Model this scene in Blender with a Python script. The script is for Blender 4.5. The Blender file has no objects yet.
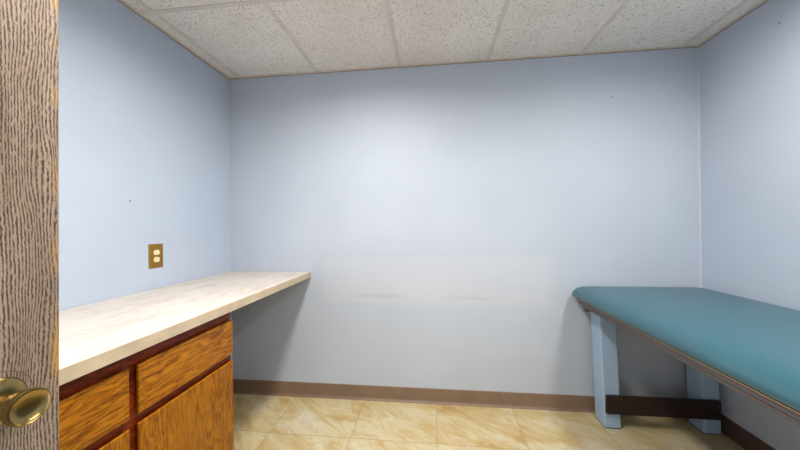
import bpy, bmesh, math, random
from mathutils import Vector, Matrix
random.seed(4)
sc = bpy.context.scene
COL = sc.collection
W, H = 3.239, 2.385          # room width and ceiling height
YF = -2.55                   # front wall (behind the camera)

# ---------------------------------------------------------------- materials
def lin(c):
    return tuple(((v/255)/12.92 if v/255 <= .04045 else ((v/255+.055)/1.055)**2.4) for v in c) + (1,)

class NT:
    def __init__(s, name, rough=.5, spec=.5, metal=0):
        s.m = bpy.data.materials.new(name); s.m.use_nodes = True
        s.n = s.m.node_tree.nodes; s.l = s.m.node_tree.links
        s.b = s.n['Principled BSDF']
        s.b.inputs['Roughness'].default_value = rough
        s.b.inputs['Specular IOR Level'].default_value = spec
        s.b.inputs['Metallic'].default_value = metal
        s.tc = s.n.new('ShaderNodeTexCoord')
    def put(s, sock, v):
        if isinstance(v, bpy.types.NodeSocket): s.l.new(v, sock)
        else: sock.default_value = v
    def coords(s, scale=(1,1,1), loc=(0,0,0), rot=(0,0,0)):
        mp = s.n.new('ShaderNodeMapping'); s.l.new(s.tc.outputs['Object'], mp.inputs['Vector'])
        mp.inputs['Scale'].default_value = scale; mp.inputs['Location'].default_value = loc; mp.inputs['Rotation'].default_value = rot
        return mp.outputs[0]
    def noise(s, vec, scale, detail=3, rough=.5, dist=0):
        t = s.n.new('ShaderNodeTexNoise'); s.l.new(vec, t.inputs['Vector'])
        t.inputs['Scale'].default_value = scale; t.inputs['Detail'].default_value = detail
        t.inputs['Roughness'].default_value = rough; t.inputs['Distortion'].default_value = dist
        return t.outputs['Fac']
    def ramp(s, fac, stops):
        r = s.n.new('ShaderNodeValToRGB'); s.put(r.inputs[0], fac)
        while len(r.color_ramp.elements) < len(stops): r.color_ramp.elements.new(.5)
        for e, (p, c) in zip(r.color_ramp.elements, stops):
            e.position = p; e.color = c if len(c) == 4 else lin(c)
        return r.outputs[0]
    def math(s, op, a, b=0, c=None):
        m = s.n.new('ShaderNodeMath'); m.operation = op
        s.put(m.inputs[0], a); s.put(m.inputs[1], b)
        if c is not None: s.put(m.inputs[2], c)
        return m.outputs[0]
    def mix(s, f, a, b, mode='MIX'):
        m = s.n.new('ShaderNodeMix'); m.data_type = 'RGBA'; m.blend_type = mode
        s.put(m.inputs[0], f); s.put(m.inputs[6], a); s.put(m.inputs[7], b)
        return m.outputs[2]
    def xyz(s, vec=None):
        x = s.n.new('ShaderNodeSeparateXYZ'); s.l.new(vec or s.tc.outputs['Object'], x.inputs[0]); return x.outputs
    def color(s, c): s.put(s.b.inputs['Base Color'], c)
    def bump(s, h, strength=.3, dist=.002):
        b = s.n.new('ShaderNodeBump'); s.put(b.inputs['Height'], h)
        b.inputs['Strength'].default_value = strength; b.inputs['Distance'].default_value = dist
        s.l.new(b.outputs[0], s.b.inputs['Normal'])

def plain(name, c, rough=.5, spec=.5, metal=0, var=.06, scale=8):
    t = NT(name, rough, spec, metal)
    f = t.noise(t.coords(), scale, 3)
    a = lin(c); d = tuple(max(0, v*(1-var*2)) for v in a[:3]) + (1,); u = tuple(min(1, v*(1+var)) for v in a[:3]) + (1,)
    t.color(t.ramp(f, [(.3, d), (.7, u)]))
    return t.m

def smooth_band(t, v, lo, hi, soft):
    """1 between lo and hi with soft ends"""
    a = t.n.new('ShaderNodeMapRange'); t.put(a.inputs[0], v); a.interpolation_type = 'SMOOTHSTEP'
    a.inputs[1].default_value = lo-soft; a.inputs[2].default_value = lo+soft
    b = t.n.new('ShaderNodeMapRange'); t.put(b.inputs[0], v); b.interpolation_type = 'SMOOTHSTEP'
    b.inputs[1].default_value = hi-soft; b.inputs[2].default_value = hi+soft; b.inputs[3].default_value = 1; b.inputs[4].default_value = 0
    return t.math('MULTIPLY', a.outputs[0], b.outputs[0])

WALL = (184, 194, 210)
def wall_mat(name, patch=False, base=WALL):
    t = NT(name, .55, .3)
    v = t.coords()
    c0 = lin(base)
    base = t.ramp(t.noise(v, 2.2, 4), [(.3, tuple(x*.965 for x in c0[:3])+(1,)), (.7, tuple(min(1, x*1.03) for x in c0[:3])+(1,))])
    if patch:
        x, y, z = t.xyz()
        wob = t.math('MULTIPLY_ADD', t.noise(v, 3, 2), .05, -.025)
        xx = t.math('ADD', x, wob); zz = t.math('ADD', z, t.math('MULTIPLY', wob, .5))
        # whiter touch-up paint left in a horizontal band where a rail used to be
        p = t.math('MULTIPLY', smooth_band(t, xx, .735, 2.325, .03), smooth_band(t, zz, .70, 1.03, .015))
        p = t.math('MULTIPLY', p, .16)
        base = t.mix(p, base, lin((216, 214, 212)))
        # two rubbed grey scuffs
        for (x0, x1, zc, k) in ((.98, 1.30, .752, .34), (1.62, 1.95, .742, .20)):
            s = t.math('MULTIPLY', smooth_band(t, x, x0, x1, .07), smooth_band(t, zz, zc-.012, zc+.012, .012))
            s = t.math('MULTIPLY', s, t.math('MULTIPLY', t.noise(t.coords((4, 4, 30)), 3, 4), k*1.6))
            base = t.mix(s, base, lin((150, 146, 144)))
    t.color(base)
    t.bump(t.noise(v, 90, 3), .10, .0015)
    return t.m

def ceiling_tile_mat():
    t = NT('mineral_fibre_tile', .9, .1)
    v = t.coords()
    big = t.ramp(t.noise(v, 2.5, 3), [(.3, (226, 220, 214)), (.7, (236, 231, 226))])
    # fissures and pinholes
    vo = t.n.new('ShaderNodeTexVoronoi'); vo.feature = 'F1'
    mpv = t.coords((1, 1.7, 1)); t.l.new(mpv, vo.inputs['Vector']); vo.inputs['Scale'].default_value = 62
    pin = t.ramp(vo.outputs['Distance'], [(.15, (1, 1, 1, 1)), (.32, (0, 0, 0, 1))])
    sel = t.ramp(t.noise(v, 42, 2), [(.38, (0, 0, 0, 1)), (.52, (1, 1, 1, 1))])
    holes = t.math('MULTIPLY', pin, sel)
    fis = t.ramp(t.noise(t.coords((1, 1.8, 1)), 60, 3, .6, .6), [(.60, (0, 0, 0, 1)), (.68, (1, 1, 1, 1))])
    h = t.math('MAXIMUM', holes, t.math('MULTIPLY', fis, .55))
    t.color(t.mix(t.math('MULTIPLY', h, .9), big, lin((132, 124, 116))))
    t.bump(t.math('SUBTRACT', 1, h), .5, .003)
    return t.m

def floor_mat():
    t = NT('travertine_floor_tile', .30, .45)
    x, y, z = t.xyz()
    T = .510
    ux = t.math('DIVIDE', t.math('ADD', x, -.008), T); uy = t.math('DIVIDE', t.math('ADD', y, .392), T)
    ix = t.math('FLOOR', ux); iy = t.math('FLOOR', uy)
    fx = t.math('FRACT', ux); fy = t.math('FRACT', uy)
    cb = t.n.new('ShaderNodeCombineXYZ'); t.put(cb.inputs[0], ix); t.put(cb.inputs[1], iy)
    wn = t.n.new('ShaderNodeTexWhiteNoise'); wn.noise_dimensions = '3D'; t.l.new(cb.outputs[0], wn.inputs['Vector'])
    off = t.n.new('ShaderNodeVectorMath'); off.operation = 'MULTIPLY_ADD'
    t.l.new(wn.outputs['Color'], off.inputs[0]); off.inputs[1].default_value = (9, 9, 9); t.l.new(t.coords((1, 1, 1), rot=(0, 0, .6)), off.inputs[2])
    v = off.outputs[0]
    sm = t.n.new('ShaderNodeMapping'); t.l.new(v, sm.inputs[0]); sm.inputs['Scale'].default_value = (1, 2.4, 1)
    n1 = t.noise(sm.outputs[0], 3.2, 6, .62, .9)
    col = t.ramp(n1, [(.28, (172, 142, 90)), (.42, (190, 168, 120)), (.54, (200, 187, 150)), (.72, (208, 200, 176))])
    n2 = t.noise(sm.outputs[0], 9, 5, .65, 1.6)
    col = t.mix(t.math('MULTIPLY', t.ramp(n2, [(.50, (0,0,0,1)), (.66, (1,1,1,1))]), .45), col, lin((190, 154, 88)))
    n3 = t.noise(sm.outputs[0], 5, 5, .6, 2.2)
    col = t.mix(t.math('MULTIPLY', t.ramp(n3, [(.62, (0,0,0,1)), (.74, (1,1,1,1))]), .25), col, lin((160, 136, 100)))
    g = .0035
    inx = smooth_band(t, fx, g, 1-g, .004); iny = smooth_band(t, fy, g, 1-g, .004)
    ins = t.math('MULTIPLY', inx, iny)
    col = t.mix(t.math('MULTIPLY', t.math('SUBTRACT', 1, ins), .75), col, lin((150, 126, 84)))
    t.color(col)
    t.bump(t.math('ADD', ins, t.math('MULTIPLY', n2, .1)), .25, .002)
    return t.m

def oak_mat(name, axis, cols, seed=0.0, rough=.33):
    """honey-stained oak; axis = direction of the grain ('y' or 'z')"""
    t = NT(name, rough, .28)
    sc1 = (1, .16, 1) if axis == 'y' else (1, 1, .16)
    v = t.coords(sc1, (seed, seed*1.7, seed*.6))
    n = t.noise(v, 7, 3, .5, .3)
    fig = t.noise(t.coords((14, 4.5, 14) if axis == 'y' else (14, 14, 4.5), (seed, 2, seed)), 2.2, 3, .6, 1.2)
    # contour lines of a stretched noise make cathedral grain, broken by a finer figure
    ring = t.math('FRACT', t.math('ADD', t.math('MULTIPLY', n, 17), t.math('MULTIPLY', fig, 1.5)))
    ring = t.ramp(ring, [(.0, (.1,.1,.1,1)), (.5, (.7,.7,.7,1)), (.85, (1,1,1,1)), (1, (.2,.2,.2,1))])
    sc2 = (60, 7, 60) if axis == 'y' else (60, 60, 7)
    pores = t.noise(t.coords(sc2, (seed, 0, seed)), 3.0, 3, .65)
    base = t.ramp(t.math('ADD', t.math('MULTIPLY', ring, .6), t.math('MULTIPLY', fig, .4)), [(.22, cols[0]), (.5, cols[1]), (.75, cols[2])])
    f = t.ramp(pores, [(.40, (1,1,1,1)), (.52, (0,0,0,1))])
    base = t.mix(t.math('MULTIPLY', f, .7), base, lin(cols[3]))
    blot = t.noise(t.coords((1,1,1), (seed*3, 1, 2)), 5, 2)
    base = t.mix(t.math('MULTIPLY', t.ramp(blot, [(.45, (0,0,0,1)), (.7, (1,1,1,1))]), .3), base, lin(cols[2]))
    t.color(base)
    t.bump(pores, .12, .001)
    return t.m

def door_mat():
    t = NT('weathered_oak_door', .5, .3)
    v = t.coords((1, 1, 1))
    x, y, z = t.xyz()
    warp = t.noise(t.coords((1, 6, 1.5)), 1.6, 3, .5)
    jag = t.noise(t.coords((1, 60, 60)), 2.2, 3, .7)
    u = t.math('ADD', t.math('MULTIPLY', y, 215), t.math('ADD', t.math('MULTIPLY', warp, 14), t.math('MULTIPLY', jag, 1.1)))
    band = t.math('FRACT', u)
    line = t.ramp(band, [(0, (0,0,0,1)), (.26, (.1,.1,.1,1)), (.44, (1,1,1,1)), (.72, (1,1,1,1)), (.88, (0,0,0,1))])
    dash = t.ramp(t.noise(t.coords((1, 300, 70)), 1.0, 3, .7), [(.36, (0,0,0,1)), (.52, (1,1,1,1))])
    d = t.math('MULTIPLY', line, dash)
    base = t.ramp(t.noise(t.coords((1, 30, 3)), 1.2, 3), [(.3, (132, 113, 94)), (.7, (158, 139, 121))])
    col = t.mix(t.math('MULTIPLY', d, .92), base, lin((52, 43, 42)))
    # varnish worn yellow along the free edge
    e = t.n.new('ShaderNodeMapRange'); t.put(e.inputs[0], y); e.interpolation_type = 'SMOOTHSTEP'
    e.inputs[1].default_value = -.016; e.inputs[2].default_value = -.004
    w = t.ramp(t.noise(t.coords((1, 1, 5)), 1.6, 2), [(.48, (0,0,0,1)), (.62, (1,1,1,1))])
    col = t.mix(t.math('MULTIPLY', t.math('MULTIPLY', e.outputs[0], w), .55), col, lin((196, 146, 62)))
    # faint ring left on the varnish by an older, wider rosette
    ry = t.math('ADD', y, .0765); rz = t.math('ADD', z, -1.010)
    rr = t.math('SQRT', t.math('ADD', t.math('MULTIPLY', ry, ry), t.math('MULTIPLY', rz, rz)))
    col = t.mix(t.math('MULTIPLY', smooth_band(t, rr, .0425, .0435, .0006), .7), col, lin((48, 42, 46)))
    t.color(col)
    t.bump(t.math('SUBTRACT', 1, d), .5, .0015)
    return t.m

def counter_mat():
    t = NT('travertine_laminate', .38, .35)
    v = t.coords((1, .30, 1))
    n1 = t.noise(v, 15, 6, .7, .8)
    col = t.ramp(n1, [(.3, (182, 168, 156)), (.47, (204, 195, 186)), (.6, (212, 204, 196)), (.75, (196, 186, 177))])
    n2 = t.noise(t.coords((1, .35, 1), (3, 1, 0)), 7, 6, .7, 1.4)
    col = t.mix(t.math('MULTIPLY', t.ramp(n2, [(.58, (0,0,0,1)), (.70, (1,1,1,1))]), .35), col, lin((158, 144, 130)))
    t.color(col)
    return t.m

def brass_mat(name, c, rough):
    t = NT(name, rough, .5, 1)
    n = t.noise(t.coords(), 60, 4, .6)
    a = lin(c)
    t.color(t.ramp(n, [(.3, tuple(q*.72 for q in a[:3])+(1,)), (.7, a)]))
    return t.m

def vinyl_mat():
    t = NT('teal_vinyl', .30, .85)
    n = t.noise(t.coords(), 3, 3)
    t.color(t.ramp(n, [(.3, (38, 84, 98)), (.7, (43, 90, 104))]))
    t.bump(t.noise(t.coords(), 260, 2), .08, .0006)
    return t.m

def emit_mat(name, c, s):
    t = NT(name, .4)
    t.b.inputs['Emission Color'].default_value = c
    t.b.inputs['Emission Strength'].default_value = s
    t.color(t.ramp(t.noise(t.coords(), 120, 1), [(.4, (235, 235, 230)), (.6, (245, 245, 240))]))
    return t.m

M = dict(
    wall=wall_mat('blue_wall_paint', base=(183, 195, 213)), wall_back=wall_mat('blue_wall_paint_patched', True, (183, 192, 206)),
    wall_right=wall_mat('blue_wall_paint_right'),
    tile=ceiling_tile_mat(), floor=floor_mat(),
    tbar=plain('painted_ceiling_grid', (214, 208, 201), .5, .3),
    angle=plain('painted_wall_angle', (212, 200, 184), .5, .3),
    ceil_line=plain('brown_ceiling_line', (150, 128, 108), .8, .1),
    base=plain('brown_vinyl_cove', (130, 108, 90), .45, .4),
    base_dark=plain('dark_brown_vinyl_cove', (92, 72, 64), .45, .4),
    caulk=plain('white_caulk', (198, 206, 218), .6, .2),
    counter=counter_mat(), edge=plain('beige_laminate_edge', (194, 178, 152), .4, .35, var=.08, scale=14), core=plain('particle_board', (170, 140, 100), .8, .1),
    oak_h=oak_mat('honey_oak_horizontal', 'y', [(118, 68, 4), (156, 94, 8), (178, 114, 18), (92, 46, 2)], 0.3),
    oak_v=oak_mat('honey_oak_vertical', 'z', [(120, 70, 4), (152, 93, 7), (170, 108, 14), (94, 50, 3)], 1.9),
    frame=oak_mat('red_mahogany_stain', 'y', [(84, 26, 5), (108, 36, 7), (126, 46, 10), (64, 18, 4)], 4.1),
    door=door_mat(), door_edge=plain('oak_edge', (150, 112, 66), .5, .3),
    brass=brass_mat('antique_brass', (166, 142, 90), .24), brass_plate=brass_mat('aged_brass_plate', (196, 150, 70), .36),
    ivory=plain('ivory_plastic', (238, 226, 186), .35, .5, var=.02), slot=plain('dark_slot', (40, 34, 28), .7, .1),
    vinyl=vinyl_mat(), ply=plain('bare_board_edge', (136, 118, 102), .7, .2),
    apron=plain('grey_brown_board', (86, 82, 84), .6, .25),
    leg=plain('pale_blue_painted_wood', (160, 186, 214), .4, .4, var=.03), dark=plain('dark_brown_board', (44, 30, 30), .45, .35),
    foot=plain('dark_rubber', (48, 46, 50), .8, .1),
    steel=plain('dull_steel', (120, 118, 118), .4, .5, .7), white=plain('white_enamel', (226, 226, 222), .4, .4),
    diff=emit_mat('lit_diffuser', (1.0, .92, .80, 1), 6),
)

# ---------------------------------------------------------------- builders
class MB:
    def __init__(s): s.bm = bmesh.new()
    def box(s, x0, x1, y0, y1, z0, z1, bevel=0, seg=2):
        vs = [s.bm.verts.new((x, y, z)) for x in (x0, x1) for y in (y0, y1) for z in (z0, z1)]
        f = [(0,1,3,2), (4,6,7,5), (0,4,5,1), (2,3,7,6), (0,2,6,4), (1,5,7,3)]
        fs = [s.bm.faces.new([vs[i] for i in q]) for q in f]
        if bevel:
            es = list({e for q in fs for e in q.edges})
            bmesh.ops.bevel(s.bm, geom=es, offset=bevel, segments=seg, profile=.5, affect='EDGES', clamp_overlap=True)
        return s
    def lathe(s, prof, c, axis='x', n=40):
        """prof: list of (radius, height along axis)"""
        rings = []
        for r, h in prof:
            ring = []
            if r < 1e-6:
                ring = [s.bm.verts.new(s._p(c, axis, 0, 0, h))]
            else:
                for k in range(n):
                    a = 2*math.pi*k/n
                    ring.append(s.bm.verts.new(s._p(c, axis, r*math.cos(a), r*math.sin(a), h)))
            rings.append(ring)
        for a, b in zip(rings, rings[1:]):
            if len(a) == 1 and len(b) == 1: continue
            for k in range(n):
                if len(a) == 1: s.bm.faces.new((a[0], b[k], b[(k+1) % n]))
                elif len(b) == 1: s.bm.faces.new((a[k], b[0], a[(k+1) % n]))
                else: s.bm.faces.new((a[k], b[k], b[(k+1) % n], a[(k+1) % n]))
        return s
    @staticmethod
    def _p(c, axis, u, v, h):
        if axis == 'x': return (c[0]+h, c[1]+u, c[2]+v)
        if axis == 'y': return (c[0]+u, c[1]+h, c[2]+v)
        return (c[0]+u, c[1]+v, c[2]+h)
    def rings(s, loops, cap=True):
        prev = None
        for lp in loops:
            cur = [s.bm.verts.new(p) for p in lp]
            if prev:
                n = len(cur)
                for k in range(n): s.bm.faces.new((prev[k], prev[(k+1) % n], cur[(k+1) % n], cur[k]))
            else: first = cur
            prev = cur
        if cap:
            s.bm.faces.new(list(reversed(first))); s.bm.faces.new(prev)
        return s
    def build(s, name, mat, parent=None, smooth=False, loc=(0, 0, 0)):
        bmesh.ops.recalc_face_normals(s.bm, faces=s.bm.faces)
        me = bpy.data.meshes.new(name); s.bm.to_mesh(me); s.bm.free()
        me.materials.append(mat)
        if smooth:
            me.polygons.foreach_set('use_smooth', [True]*len(me.polygons))
        o = bpy.data.objects.new(name, me); COL.objects.link(o); o.location = loc
        if parent: o.parent = parent
        if smooth == 'angle':
            me.set_sharp_from_angle(angle=math.radians(38))
        return o

def thing(name, label, cat, loc=(0, 0, 0), group=None):
    o = bpy.data.objects.new(name, None); COL.objects.link(o); o.location = loc
    o.empty_display_size = .1
    o['label'] = label; o['category'] = cat
    if group: o['group'] = group
    return o
def struct(o, label=None):
    o['kind'] = 'structure'
    if label: o['label'] = label
    return o

# ---------------------------------------------------------------- room shell
T = .12
struct(MB().box(-T, W+T, YF-T, T, -.1, 0).build('floor', M['floor']), 'cream and gold travertine-look square floor tiles')
struct(MB().box(-T, W+T, 0, T, 0, H+.12).build('wall_back', M['wall_back']), 'pale blue back wall with a whiter patched band')
struct(MB().box(-T, 0, YF-T, 0, 0, H+.12).build('wall_left', M['wall']), 'pale blue wall behind the countertop')
struct(MB().box(W, W+T, YF-T, 0, 0, H+.12).build('wall_right', M['wall_right']), 'pale blue wall beside the treatment table')
# front wall with the doorway the open door belongs to
DX0, DX1, DZ = .90, 1.72, 2.05
struct(MB().box(0, DX0-.045, YF-T, YF, 0, H+.12).box(DX1, W, YF-T, YF, 0, H+.12)
       .box(DX0-.045, DX1, YF-T, YF, DZ, H+.12).build('wall_front', M['wall']), 'pale blue wall around the doorway')

# ceiling: lay-in tiles on a painted grid
ceil = struct(MB().box(-T, W+T, YF-T, T, H+.12, H+.16).build('ceiling', M['white']), 'suspended ceiling of speckled off-white tiles in a painted metal grid')
YL = -.78
xs = [.0890+k*.6096 for k in range(6)]
ys = [-.705, -.705-1.2192]
BW = .012
gx = [0]+xs+[W]; gy = [0]+ys+[YF]
lights = {(1, 1): 'L', (5, 1): 'R'}
LB = {}
for i in range(len(gx)-1):
    for j in range(len(gy)-1):
        x0, x1, y1, y0 = gx[i], gx[i+1], gy[j], gy[j+1]
        if j == 1 and i in (2, 5):
            xm = (x0+x1)/2
            if i == 2: LB['L'] = (xm, x1, y0, y1); x1 = xm
            else: LB['R'] = (x0, xm, y0, y1); x0 = xm
        b = MB().box(x0, x1, y0, y1, H+.004, H+.019)
        if j == 1 and i in (2, 5):       # short tile that closes the bay in front of the light
            q = LB['L' if i == 2 else 'R']
            MB().box(q[0], q[1], YL+BW*2, q[3], H+.004, H+.019).build('ceiling_tile', M['tile'], ceil)
        b.build('ceiling_tile', M['tile'], ceil)
g = MB()
for x in xs: g.box(x-BW, x+BW, YF, -.016, H, H+.004).box(x-.002, x+.002, YF, 0, H+.004, H+.04)
for y in ys:
    for a, b_ in zip([.016]+xs, xs+[W-.016]):
        g.box(a+BW if a > .02 else a, b_-BW if b_ < W-.02 else b_, y-BW, y+BW, H, H+.004)
for k in ('L', 'R'):
    x0, x1, y0, y1 = LB[k]
    xe = x0 if k == 'L' else x1
    g.box(xe-BW, xe+BW, y0+BW, y1-BW, H, H+.004)
    g.box(x0+BW, x1-BW, YL+.0115, YL+BW*3, H, H+.004)
g.build('ceiling_grid', M['tbar'], ceil)
w = MB().box(0, W, -.017, 0, H-.001, H+.004).box(0, .017, YF, -.017, H-.001, H+.004).box(W-.017, W, YF, -.017, H-.001, H+.004)
w.build('wall_angle', M['angle'], ceil)
c = MB().box(0, W, -.003, 0, H-.004, H-.001).box(0, .003, YF, -.003, H-.004, H-.001).box(W-.003, W, YF, -.003, H-.004, H-.001)  # thin brown strip along the walls just below the wall angle
c.build('brown_line', M['ceil_line'], ceil)

# baseboards: vinyl cove with a small toe
def cove(axis, a, b, at, sgn, name, mat, label):
    prof = [(0, 0), (.014, 0), (.013, .004), (.006, .012), (.0035, .022), (.003, .098), (.001, .103), (0, .104)]
    m = MB(); loops = []
    for e in (a, b):
        loops.append([(at+sgn*d, e, z) if axis == 'y' else (e, at+sgn*d, z) for d, z in prof])
    m.rings(loops)
    return struct(m.build(name, mat), label)
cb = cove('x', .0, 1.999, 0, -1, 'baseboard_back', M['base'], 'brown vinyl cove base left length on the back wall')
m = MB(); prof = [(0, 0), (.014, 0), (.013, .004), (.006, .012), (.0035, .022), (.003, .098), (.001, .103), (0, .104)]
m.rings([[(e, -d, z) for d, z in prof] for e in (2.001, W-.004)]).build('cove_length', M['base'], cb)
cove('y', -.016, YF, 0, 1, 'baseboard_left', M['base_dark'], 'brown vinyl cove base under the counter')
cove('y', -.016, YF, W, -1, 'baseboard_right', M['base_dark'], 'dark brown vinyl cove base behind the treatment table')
# pale caulk bead in the right-hand corner
struct(MB().rings([[(W, 0, z), (W-.004, 0, z), (W-.002, -.002, z), (W, -.004, z)] for z in (.106, H-.008)]).build('trim_1', M['caulk']), 'pale caulk bead in the right back corner')

# ---------------------------------------------------------------- open door with knob
DY = -1.6878      # free edge of the door (opened 90 degrees)
door = struct(MB().box(-.042, 0, -.82, 0, .012, 2.03, .0015, 1).build('door_1', M['door'], loc=(.90, DY, 0)),
              'open oak door with dark grain and a brass knob')
door.rotation_euler = (-.0085, 0, 0)
kc = (0, -.0765, 1.010)
rose = MB().lathe([(0, 0), (.035, 0), (.0355, .002), (.034, .005), (.030, .008), (.022, .010), (.016, .011), (0, .011)], kc, 'x', 48)
rose.build('rosette', M['brass'], door, 'angle')
kn = MB().lathe([(0, .008), (.0135, .009), (.0125, .016), (.0125, .022), (.015, .030), (.020, .040), (.0228, .050), (.0240, .056), (.0244, .0595),
                 (.0239, .0615), (.0226, .0617), (.0212, .0600), (.018, .0575), (.010, .0562), (0, .0560)], kc, 'x', 56)
kn.build('door_knob', M['brass'], door, 'angle')
MB().box(-.0422+.012, -.012, -.0001, .0012, .955, 1.065, .0004, 1).build('latch_plate', M['brass_plate'], door)

# ---------------------------------------------------------------- countertop
CH, CD = .924, .631
ct = MB()
lo = []
prof = [(0.002, CH-.041), (CD-.0012, CH-.041), (CD-.0012, CH-.002), (CD-.0035, CH), (.002, CH)]
ct.rings([[(x, y, z) for x, z in prof] for y in (YF+.003, -.003)])
o = ct.build('countertop', M['counter'])
o['label'] = 'long cream travertine-look laminate countertop along the left wall'; o['category'] = 'countertop'
e_ = MB().rings([[(CD-.0011, y, CH-.041), (CD, y, CH-.041), (CD, y, CH-.0025), (CD-.0011, y, CH-.0018)] for y in (YF+.003, -.003)]).build('front_edge', M['edge'], o)
e_['label'] = 'beige laminate front edge strip'

# ---------------------------------------------------------------- base cabinet
CY1, CY0 = -.840, -1.780
cab = thing('base_cabinet', 'honey oak base cabinet with red-brown face frame under the cream countertop', 'cabinet', (0, CY1, 0))
LY = CY0-CY1                      # local y from 0 down to LY
XF = .597; TOP = CH-.042
b = MB()
b.box(.016, XF-.019, -.018, 0, 0, TOP).box(.016, XF-.019, LY, LY+.018, 0, TOP)     # sides
b.box(.016, .022, LY+.018, -.018, .10, TOP).box(.022, XF-.019, LY+.018, -.018, .10, .118)   # back, floor
b.build('carcass', M['oak_v'], cab)
f = MB()
mid = -.4575
f.box(XF-.019, XF, -.038, 0, .10, TOP).box(XF-.019, XF, LY, LY+.038, .10, TOP)
f.box(XF-.019, XF, mid-.022, mid+.022, .10, TOP)
for z0, z1 in ((.10, .135), (.648, .690), (TOP-.052, TOP)):
    for y0, y1 in ((LY+.038, mid-.022), (mid+.022, -.038)):
        f.box(XF-.0195, XF-.0005, y0, y1, z0, z1)
f.build('face_frame', M['frame'], cab)
MB().box(XF-.075, XF-.06, LY, 0, 0, .10).build('toe_kick', M['base_dark'], cab)
def front(y0, y1, z0, z1, name, mat, x0=XF+.0005, th=.016):
    # slab front with a back-bevelled lower/upper lip
    loops = []
    for x, ins in ((x0, .006), (x0+.008, 0), (x0+th-.003, 0), (x0+th-.0008, .0012), (x0+th, .004)):
        loops.append([(x, y0+ins, z0+ins), (x, y1-ins, z0+ins), (x, y1-ins, z1-ins), (x, y0+ins, z1-ins)])
    return MB().rings(loops).build(name, mat, cab)
front(mid+.014, -.004, .682, .836, 'drawer', M['oak_h'])
front(LY+.004, mid-.014, .682, .836, 'drawer', M['oak_h'])
front(mid+.014, -.004, .115, .652, 'door', M['oak_v'])
front(LY+.004, mid-.014, .115, .652, 'door', M['oak_v'])

# ---------------------------------------------------------------- brass outlet
ot = thing('wall_outlet', 'aged brass duplex outlet plate on the left wall above the countertop', 'outlet', (0, -.621, 1.104))
loops = []
hy, hz = .043, .066
for x, ins in ((0.0003, 0), (.002, 0), (.0045, .004), (.0052, .007)):
    loops.append([(x, -hy+ins, -hz+ins), (x, hy-ins, -hz+ins), (x, hy-ins, hz-ins), (x, -hy+ins, hz-ins)])
MB().rings(loops).build('cover_plate', M['brass_plate'], ot)
for dz in (.0195, -.0195):
    pts = []
    for k in range(28):
        a = 2*math.pi*k/28
        yy = .0172*math.cos(a); zz = max(-.0135, min(.0135, .0172*math.sin(a)))
        pts.append((yy, zz))
    r = MB().rings([[(x, y*s, z*s+dz) for y, z in pts] for x, s in ((.005, 1), (.0072, 1), (.0076, .96))]).build('receptacle', M['ivory'], ot)
    sl = MB().box(.0074, .0079, -.0075, -.0055, dz-.001, dz+.008).box(.0074, .0079, .0055, .0075, dz-.001, dz+.007)
    sl.lathe([(0, 0), (.0022, 0), (.0022, .0005), (0, .0005)], (.0074, 0, dz-.0075), 'x', 12)
    sl.build('slot', M['slot'], r)
MB().lathe([(.0, 0), (.0032, 0), (.0028, .0012), (0, .0016)], (.0052, 0, 0), 'x', 16).build('screw', M['brass'], ot, True)

# ---------------------------------------------------------------- wall hardware
def anchor(loc, rot, label, nm='wall_anchor'):
    t = thing(nm, label, 'wall anchor', loc)
    t.rotation_euler = (0, 0, rot)
    MB().lathe([(0, 0.0005), (.0065, .0005), (.006, .002), (.0038, .0026), (0, .0026)], (0, 0, 0), 'x', 20).build('flange', M['leg'], t, 'angle')
    MB().lathe([(0, .0027), (.0035, .0027), (.003, .004), (0, .0044)], (0, 0, 0), 'x', 14).build('screw_head', M['steel'], t, 'angle')
anchor((2.717, 0, 2.091), -math.pi/2, 'tiny grey screw anchor high on the back wall at right')
anchor((W, -.45, 2.234), math.pi, 'tiny grey screw anchor high on the right wall near the ceiling')
anchor((0, -.759, 1.398), 0, 'small painted-over anchor on the left wall above the outlet')

# ---------------------------------------------------------------- treatment table
X0, X1 = 2.420, W-.004
YB, YN = -.012, -1.85
tb = thing('treatment_table', 'padded teal vinyl treatment table with pale blue legs beside the right wall', 'treatment table', (X0, YB, 0))
TW, TL = X1-X0, YN-YB
def rrect(x0, x1, y0, y1, r, z, n=10):
    pts = []
    for cx, cy, a0 in ((x1-r, y1-r, 0), (x0+r, y1-r, 90), (x0+r, y0+r, 180), (x1-r, y0+r, 270)):
        for k in range(n+1):
            a = math.radians(a0+90*k/n); pts.append((cx+r*math.cos(a), cy+r*math.sin(a), z))
    return pts
R0 = .075
loops = []
for ins, z in ((.030, .783), (.010, .784), (.003, .788), (0, .797), (.002, .808), (.007, .819), (.015, .830), (.026, .839), (.042, .847), (.065, .853), (.10, .857), (.15, .859), (.22, .860)):
    loops.append(rrect(ins, TW-ins, TL+ins, -ins, max(.012, R0-ins*.35), z))
MB().rings(loops).build('cushion', M['vinyl'], tb, 'angle')
MB().rings([rrect(.014+i, TW-.014-i, TL+.014+i, -.020-i, .12, z) for i, z in ((.002, .757), (0, .759), (0, .775), (.001, .776))]).build('platform', M['apron'], tb)
MB().rings([rrect(.009+i, TW-.009-i, TL+.009+i, -.012-i, .10, z) for i, z in ((.001, .7762), (0, .777), (0, .782), (.001, .783))]).build('edge_welt', M['ply'], tb)
ap = MB()
ap.box(.018, .040, TL+.05, -.16, .742, .7565, .001, 1).box(TW-.034, TW-.012, TL+.05, -.16, .742, .7565, .001, 1)
ap.box(.034, TW-.034, -.16, -.138, .715, .7565, .001, 1).box(.034, TW-.034, TL+.053, TL+.075, .715, .7565, .001, 1)
ap.build('apron', M['apron'], tb)
legs_x = (2.562-X0, 3.112-X0)
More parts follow.
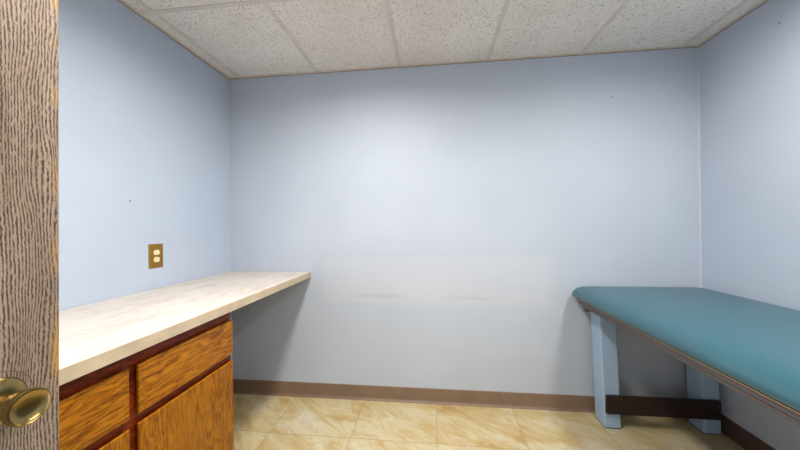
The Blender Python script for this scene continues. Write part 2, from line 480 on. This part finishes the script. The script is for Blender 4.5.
for yy in (-.155, TL+.055):
    for lx in legs_x:
        lg = MB().box(lx, lx+.094, yy, yy+.112, .004, .7565, .006, 2)
        for v in lg.bm.verts: v.co.x -= .025*max(0, v.co.z-.10)/.65
        lg = lg.build('leg', M['leg'], tb)
        MB().box(lx+.003, lx+.091, yy+.003, yy+.109, 0, .006, .001, 1).build('foot_pad', M['foot'], lg)
MB().box(legs_x[0]+.002, legs_x[1]+.078, -.174, -.1555, .098, .210, .003, 1).build('cross_brace', M['dark'], tb)
MB().box(legs_x[0]+.002, legs_x[1]+.078, TL+.1455, TL+.164, .098, .210, .003, 1).build('cross_brace', M['dark'], tb)
for lx in (legs_x[0]+.016, legs_x[1]+.05):
    MB().lathe([(0, -.0025), (.0045, -.0022), (.005, 0), (0, 0)], (lx, -.1742, .180), 'y', 12).build('bolt', M['foot'], tb)

# ---------------------------------------------------------------- ceiling lights
YL = -.78
labels = {'L': 'narrow recessed ceiling light over the counter side of the room', 'R': 'narrow recessed ceiling light over the treatment table'}
for k in ('L', 'R'):
    x0, x1, y0, y1 = LB[k]
    x0 += BW+.001; x1 -= BW+.001; y0 += BW+.001; y1 = min(y1, YL); y1 -= BW+.001
    t = thing('ceiling_light', labels[k], 'ceiling light', ((x0+x1)/2, (y0+y1)/2, H), 'recessed ceiling lights')
    a, b_ = (x1-x0)/2, (y1-y0)/2
    f = MB()
    f.box(-a, a, b_-.02, b_, 0, .06).box(-a, a, -b_, -b_+.02, 0, .06).box(-a, -a+.02, -b_+.02, b_-.02, 0, .06).box(a-.02, a, -b_+.02, b_-.02, 0, .06).box(-a+.02, a-.02, -b_+.02, b_-.02, .05, .06)
    f.build('housing', M['white'], t)
    MB().box(-a+.021, a-.021, -b_+.021, b_-.021, .014, .018).build('diffuser', M['diff'], t)
    ld = bpy.data.lights.new('lamp', 'AREA'); ld.shape = 'RECTANGLE'; ld.size = 2*a-.05; ld.size_y = 2*b_-.05
    ld.energy = 39 if k == 'L' else 21; ld.color = (1.0, .95, .875); ld.spread = math.radians(166)
    lo_ = bpy.data.objects.new('lamp', ld); COL.objects.link(lo_); lo_.parent = t; lo_.location = (0, 0, .011)

# ---------------------------------------------------------------- world and camera
wd = bpy.data.worlds.new('World'); sc.world = wd; wd.use_nodes = True
bg = wd.node_tree.nodes['Background']; bg.inputs[0].default_value = (.95, .97, 1, 1); bg.inputs[1].default_value = 1.7

cam = bpy.data.cameras.new('Camera'); co = bpy.data.objects.new('Camera', cam); COL.objects.link(co)
C = Vector((1.5274, -2.1156, 1.2607)); yaw, pit, rol = -.1091, -.0004, -.0114
F = Vector((math.sin(yaw)*math.cos(pit), math.cos(yaw)*math.cos(pit), math.sin(pit)))
R = F.cross(Vector((0, 0, 1))).normalized(); U = R.cross(F)
R2 = R*math.cos(rol)+U*math.sin(rol); U2 = -R*math.sin(rol)+U*math.cos(rol)
m = Matrix((R2, U2, -F)).transposed().to_4x4(); m.translation = C
co.matrix_world = m
cam.sensor_width = 36; cam.lens = 298.1*36/800; cam.clip_start = .02
sc.camera = co
sc.view_settings.view_transform = 'Standard'; sc.view_settings.look = 'None'
sc.view_settings.gamma = 1; sc.view_settings.use_curve_mapping = False
sc.view_settings.exposure = .08
